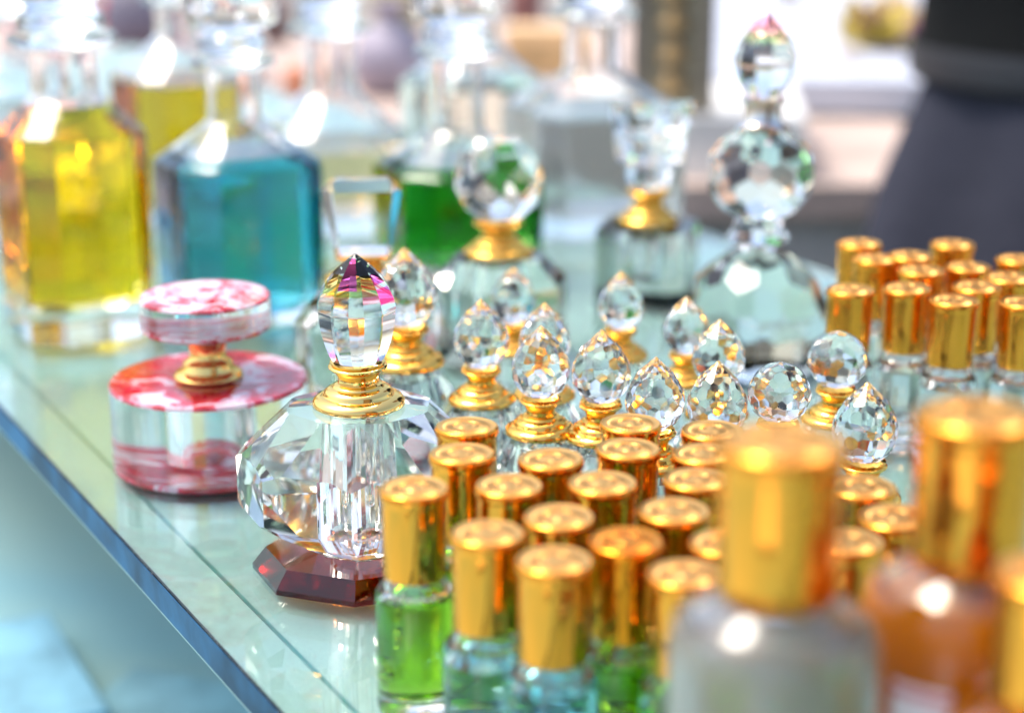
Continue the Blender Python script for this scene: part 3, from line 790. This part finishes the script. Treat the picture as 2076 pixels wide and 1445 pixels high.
# ornaments on the white table: blossoms with yellow and purple petals
def blossom(px, py, Y, label, cols, s_, seed, z=None):
    q = at(px, py, Y); rnd = random.Random(seed)
    t = thing('dried_flower_posy', label, 'flowers', (q.x, q.y, z if z is not None else zt2 + .0005))
    for k, c_ in enumerate(cols):
        mm = principled('petal', c_, .6, var=(40, .3)); g = G()
        for j in range(26):
            a = rnd.uniform(0, 2 * PI); e = rnd.uniform(.05, 1.2); L = s_ * rnd.uniform(.6, 1.1)
            o0 = Vector((rnd.uniform(-.6, .6) * s_, rnd.uniform(-.6, .6) * s_, .002 + rnd.uniform(0, .3) * s_))
            u = nrm(a, e); v_ = Vector((-math.sin(a), math.cos(a), 0))
            p0 = o0; p1 = o0 + u * L * .5 + v_ * L * .28; p2 = o0 + u * L; p3 = o0 + u * L * .5 - v_ * L * .28; p4 = o0 + u * L * .5 + Vector((0, 0, .08 * L))
            g.add([p0, p1, p2, p3, p4], [(0, 1, 4), (1, 2, 4), (2, 3, 4), (3, 0, 4), (0, 3, 2, 1)])
        g.obj('petals', mm, t)
    return t
zz = zt2 + .0005
def onw(px, py): 
    dd = ray(px, py); t_ = (zt2 - H - HC) / dd.z; return HC and Vector((dd.x * t_, dd.y * t_, 0))
for px, py, lab, cols, s_, sd in (
    (1775, 100, 'posy of bright yellow and purple dried flowers on the white display table', [(.62, .48, .05), (.22, .08, .14), (.55, .42, .12)], .055, 1),
    (1850, 80, 'pale orange-yellow dried flower posy at the edge of the white table by the person', [(.75, .52, .22), (.70, .55, .35)], .055, 2),
    (1600, 10, 'small tan dried flower posy at the far side of the white table', [(.50, .38, .26), (.6, .5, .4)], .024, 3),
    (1715, 130, 'faint beige scatter of petals in front of the yellow posy', [(.70, .62, .58)], .020, 4)):
    q = onw(px, py); t = blossom(px, py, q.y, lab, cols, s_, sd)

# carved golden panel
q = at(1362, 225, 1.62)
fp = thing('carved_panel', 'upright gilded wooden panel standing behind the tall decanter', 'panel', (q.x, q.y, H + q.z), R(-6))
W2 = .034; hh = .17
G().box(-W2, W2, 0, .012, -.0, hh).obj('panel_board', principled('gilded_wood', (.34, .28, .18), .6, var=(60, .2)), fp)
for x0, x1 in ((-W2 - .004, -W2 + .008), (W2 - .008, W2 + .004)): G().box(x0, x1, -.006, .0125, -.001, hh + .001).obj('frame_rail', principled('frame_wood', (.25, .21, .16), .6), fp)
g = G()
for k in range(6):
    zc_ = .015 + k * .028
    g.lathe([(.010, zc_), (.013, zc_ + .006), (.008, zc_ + .018), (.003, zc_ + .022)], 8, off=(0, -.001))
g.obj('carving', principled('carving_gold', (.42, .27, .11), .5), fp)
# the stand it is on
st2 = thing('grey_stand', 'pale cloth-covered stand under the gilded panel, behind the cloudy decanter', 'stand', (0, 0, 0))
slab(-.075, .12, -.03, .22, .70, H + q.z - .0015, R(-6), (q.x, q.y)).obj('stand_top', principled('grey_blue_cloth', (.74, .74, .71), .8, var=(8, .15)), st2)
slab(-.070, .115, -.02, .20, .001, .6995, R(-6), (q.x, q.y)).obj('stand_skirt', principled('pale_stand_cloth', (.66, .65, .60), .9, var=(6, .2)), st2)

# table with a rosy cloth at the back left and the wares on it
mc = principled('rosy_cloth', (.50, .39, .33), .85, var=(9, .22), bump=(30, .4, .004))
ct = thing('cloth_covered_table', 'table with rosy beige cloth behind the left-hand decanters', 'table', (0, 0, 0))
zc2 = H - .085
slab(-1.6, .42, 1.55, 2.9, zc2 - .03, zc2).obj('cloth_top', mc, ct)
slab(-1.58, .40, 1.57, 2.88, .001, zc2 - .0305).obj('cloth_skirt', principled('cloth_skirt', (.66, .63, .57), .9, var=(4, .2)), ct)
def onc(px, py):
    dd = ray(px, py); t_ = (zc2 - H - HC) / dd.z; return Vector((dd.x * t_, dd.y * t_, zc2 + .0005))
def ware(kind, px, py, w_, h_, col, label, rot=0.2, cat=None):
    q = onc(px, py)
    mm = principled(kind + '_colour', col, .45, var=(30, .25))
    m2 = principled(kind + '_trim', tuple(min(1, c_ * 1.5 + .05) for c_ in col), .4)
    t = thing(kind, label, cat or kind.split('_')[-1], q, rot)
    if 'box' in kind:
        G().box(-w_, w_, -w_ * .7, w_ * .7, 0, h_ * .72).obj('box_body', mm, t)
        G().box(-w_ * 1.03, w_ * 1.03, -w_ * .73, w_ * .73, h_ * .7205, h_).obj('lid', m2, t)
    elif 'pouch' in kind:
        g = G(); rings = []
        for k_, (r_, z_) in enumerate(((.7, 0), (1, .15), (1.05, .35), (.85, .6), (.4, .78), (.3, .82), (.5, .95), (.6, 1))):
            rings.append([(w_ * r_ * (1 + .08 * math.sin(5 * a_ + k_)) * math.cos(a_), w_ * r_ * (1 + .08 * math.sin(5 * a_ + k_)) * math.sin(a_), z_ * h_) for a_ in [2 * PI * i / 24 for i in range(24)]])
        g.loft(rings).obj('cloth_body', mm, t, 60)
        G().lathe([(w_ * .36, h_ * .79), (w_ * .38, h_ * .81), (w_ * .36, h_ * .83)], 16).obj('drawstring', m2, t, 60)
    else:
        G().lathe([(w_ * .8, 0), (w_, h_ * .08), (w_, h_ * .7), (w_ * .75, h_ * .8)], 24).obj('jar_body', mm, t, 40)
        G().lathe([(w_ * .72, h_ * .802), (w_ * .74, h_ * .82), (w_ * .72, h_)], 24).obj('lid', m2, t, 40)
    return t
ware('cloth_pouch', 300, 110, .060, .14, (.12, .11, .15), 'dark purple-grey cloth pouch behind the yellow decanters')
ware('lidded_box', 225, 60, .020, .05, (.55, .03, .05), 'small red box left of the dark pouch')
ware('lidded_box', 385, 60, .018, .07, (.45, .04, .09), 'small crimson box right of the dark pouch', .4)
ware('lidded_box', 640, 215, .030, .045, (.55, .20, .09), 'rust-orange box seen through the peach decanter', -.2)
ware('lidded_jar', 405, 145, .030, .06, (.60, .36, .40), 'pink jar behind the blue decanter stopper')
ware('lidded_jar', 70, 150, .040, .08, (.66, .42, .42), 'dusty pink jar behind the decanter at the left border')
ware('lidded_box', 560, 90, .022, .07, (.16, .10, .09), 'dark brown box between two decanter stoppers', .1)
ware('cloth_pouch', 790, 190, .045, .11, (.33, .30, .36), 'grey-lilac pouch between the peach and green decanters')
ware('lidded_box', 800, 75, .035, .09, (.38, .34, .16), 'olive box behind the green decanter stopper', .3)
ware('lidded_jar', 1065, 70, .028, .11, (.22, .09, .08), 'tall maroon jar right of the green decanter stopper')
ware('lidded_box', 1100, 150, .045, .06, (.58, .38, .17), 'tan box right of the green decanter neck', -.1)
ware('lidded_jar', 195, 180, .024, .05, (.78, .70, .62), 'cream jar behind the yellow decanter neck')
ware('lidded_jar', 500, 175, .030, .06, (.76, .68, .60), 'cream jar behind the blue decanter neck')

# folded cloths lying on the lower counter, plus an added white reflector out of view
def low(px, py, w_, l_, h_, col, rz, label):
    dd = ray(px, py); t_ = (-.215 - HC) / dd.z
    t = thing('folded_cloth', label, 'cloth', (dd.x * t_, dd.y * t_, H - .2145), rz)
    for k_ in range(3):
        f_ = 1 - .04 * k_
        g = G().box(-w_ * f_, w_ * f_, -l_ * f_, l_ * f_, h_ * k_ + .0002, h_ * (k_ + .94))
        o = g.obj('cloth_layer', principled('blue_cotton', col, .8, var=(30, .25), bump=(60, .4, .002)), t); bevel(o, h_ * .4, 3)
    return t
low(40, 1420, .034, .070, .006, (.18, .38, .49), R(27), 'folded deep blue cloth on the lower counter at the bottom left corner')
tw = thing('folded_cloth', 'added white reflector cloth out of view on the lower counter, brightening the gold caps', 'cloth', (-.27, -.30, H - .2145), R(-24))  # unseen reflector, added to put bright streaks on the gold caps
for k_ in range(2):
    bevel(G().box(-.085 + .004 * k_, .085 - .004 * k_, -.32, .34, .010 * k_ + .0002, .010 * k_ + .0095).obj('cloth_layer', principled('reflector_white', (.82, .82, .80), .8, bump=(60, .4, .002)), tw), .004, 3)
low(330, 1500, .050, .055, .003, (.22, .42, .48), R(-20), 'thin folded pale blue cloth on the lower counter under the glass edge')

# ------------------------------------------------------------------ person standing behind the table on the right
def person():
    Yp = 1.42; q = at(2330, 300, Yp)
    t = thing('person', 'person in a black top and loose dark grey garment standing behind the shelf at right', 'person', (q.x, q.y, 0), R(15))
    skin = principled('skin', (.42, .25, .17), .5); black = principled('black_knit', (.019, .019, .018), .9, Specular_IOR_Level=.05, bump=(60, .3, .003))
    grey = principled('grey_cotton', (.040, .042, .058), .9, Specular_IOR_Level=.1, var=(6, .18), bump=(18, .5, .01)); hair = principled('dark_hair', (.02, .015, .012), .5)
    J = {'pel': (0, 0, .93, .13), 'wai': (0, 0, 1.08, .115), 'che': (0, 0, 1.30, .125), 'nkb': (0, 0, 1.46, .06), 'nkt': (0, -.01, 1.54, .052), 'hd1': (0, -.015, 1.62, .082), 'hd2': (0, -.01, 1.70, .085), 'hd3': (0, 0, 1.755, .05)}
    V_, E_, Rr = [], [], []
    def add(p, r, par=None):
        V_.append(p); Rr.append(r); i = len(V_) - 1
        if par is not None: E_.append((par, i))
        return i
    ids = {}; prev = None
    for k_ in ('pel', 'wai', 'che', 'nkb', 'nkt', 'hd1', 'hd2', 'hd3'):
        x, y, z, r = J[k_]; prev = ids[k_] = add((x, y, z), r, prev)
    for s_ in (-1, 1):
        a = add((s_ * .11, 0, .86), .085, ids['pel']); a = add((s_ * .12, -.01, .50), .058, a); a = add((s_ * .12, .02, .27), .052, a); a = add((s_ * .12, .03, .08), .036, a)
        a = add((s_ * .13, -.10, .04), .036, a); add((s_ * .13, -.19, .03), .028, a)
        a = add((s_ * .17, 0, 1.40), .052, ids['che']); a = add((s_ * .21, .01, 1.14), .040, a); a = add((s_ * .17, -.16, 1.06), .030, a); a = add((s_ * .13, -.24, 1.04), .024, a); h_ = add((s_ * .12, -.30, 1.03), .026, a)
        for fi in range(4):
            b_ = add((s_ * (.10 + .016 * fi), -.345, 1.027), .0085, h_); b_ = add((s_ * (.10 + .016 * fi), -.372 + .004 * abs(fi - 1.5), 1.015), .0078, b_); add((s_ * (.10 + .016 * fi), -.388 + .006 * abs(fi - 1.5), .995), .007, b_)
        b_ = add((s_ * .092, -.315, 1.02), .010, h_); add((s_ * .078, -.345, 1.01), .0085, b_)
    me = bpy.data.meshes.new('body'); me.from_pydata(V_, E_, [])
    me.materials.append(skin)
    o = bpy.data.objects.new('body', me); link(o, t)
    md = o.modifiers.new('skin', 'SKIN'); md.use_smooth_shade = True
    for i, r in enumerate(Rr): me.skin_vertices[0].data[i].radius = (r, r * (.75 if i in (0, 1, 2) else 1)); 
    me.skin_vertices[0].data[0].use_root = True
    o.modifiers.new('sub', 'SUBSURF').levels = 2
    # garments
    def loft(name, prof, mat, fold, nf, ph=0):
        rings = []
        for k_, (rx, ry, z, fo) in enumerate(prof):
            rings.append([((rx + fo * fold * math.sin(nf * a_ + ph + z * 3)) * math.cos(a_), (ry + fo * fold * math.sin(nf * a_ + ph + z * 3)) * math.sin(a_), z) for a_ in [2 * PI * i / 96 for i in range(96)]])
        return G().loft(rings, cap0=False, cap1=False).obj(name, mat, t, 70)
    sk = loft('loose_skirt', [(.27, .25, .12, 1), (.265, .24, .45, 1), (.245, .215, .70, .8), (.215, .175, .85, .4), (.180, .145, .95, .1), (.165, .130, .985, 0)], grey, .024, 8)
    sh = loft('black_top', [(.200, .162, .930, .2), (.198, .156, .96, .3), (.196, .146, 1.08, .4), (.190, .150, 1.25, .2), (.195, .145, 1.36, 0), (.16, .12, 1.44, 0), (.085, .08, 1.485, 0)], black, .006, 5)
    loft('belt', [(.201, .165, .932, 0), (.203, .167, .945, 0), (.201, .165, .958, 0)], principled('dark_belt', (.02, .02, .025), .5), 0, 1)
    for s_ in (-1, 1):                   # sleeves
        path = [Vector((s_ * .13, 0, 1.42)), Vector((s_ * .20, 0, 1.37)), Vector((s_ * .215, .01, 1.26)), Vector((s_ * .205, .01, 1.10))]; rr_ = [.075, .072, .070, .066]; rings = []
        for i, (p_, r_) in enumerate(zip(path, rr_)):
            dd = (path[min(i + 1, 3)] - path[max(i - 1, 0)]).normalized(); u_ = dd.cross(Vector((0, 1, 0))).normalized(); v_ = dd.cross(u_)
            rings.append([tuple(p_ + u_ * r_ * math.cos(a_) + v_ * r_ * math.sin(a_)) for a_ in [2 * PI * j / 24 for j in range(24)]])
        G().loft(rings, cap0=False, cap1=False).obj('sleeve', black, t, 70)
    g = G().lathe([(.092, 1.60), (.100, 1.66), (.102, 1.72), (.085, 1.78), (.03, 1.81)], 24, off=(0, .022)); g.obj('hair', hair, t, 70)
    for s_ in (-1, 1):
        G().lathe([(.002, 1.668), (.010, 1.675), (.012, 1.68), (.010, 1.685), (.002, 1.692)], 12, off=(s_ * .032, -.085)).obj('eye', principled('eye_white', (.7, .7, .7), .2), t, 80)
        G().lathe([(.004, 1.63), (.012, 1.64), (.014, 1.67), (.008, 1.69)], 10, off=(s_ * .092, 0)).obj('ear', skin, t, 80)
    G().lathe([(.014, 1.635), (.015, 1.645), (.006, 1.68)], 10, off=(0, -.098)).obj('nose', skin, t, 80)
    G().box(-.022, .022, -.098, -.088, 1.605, 1.615).obj('mouth', principled('lips', (.35, .12, .10), .5), t)
person()
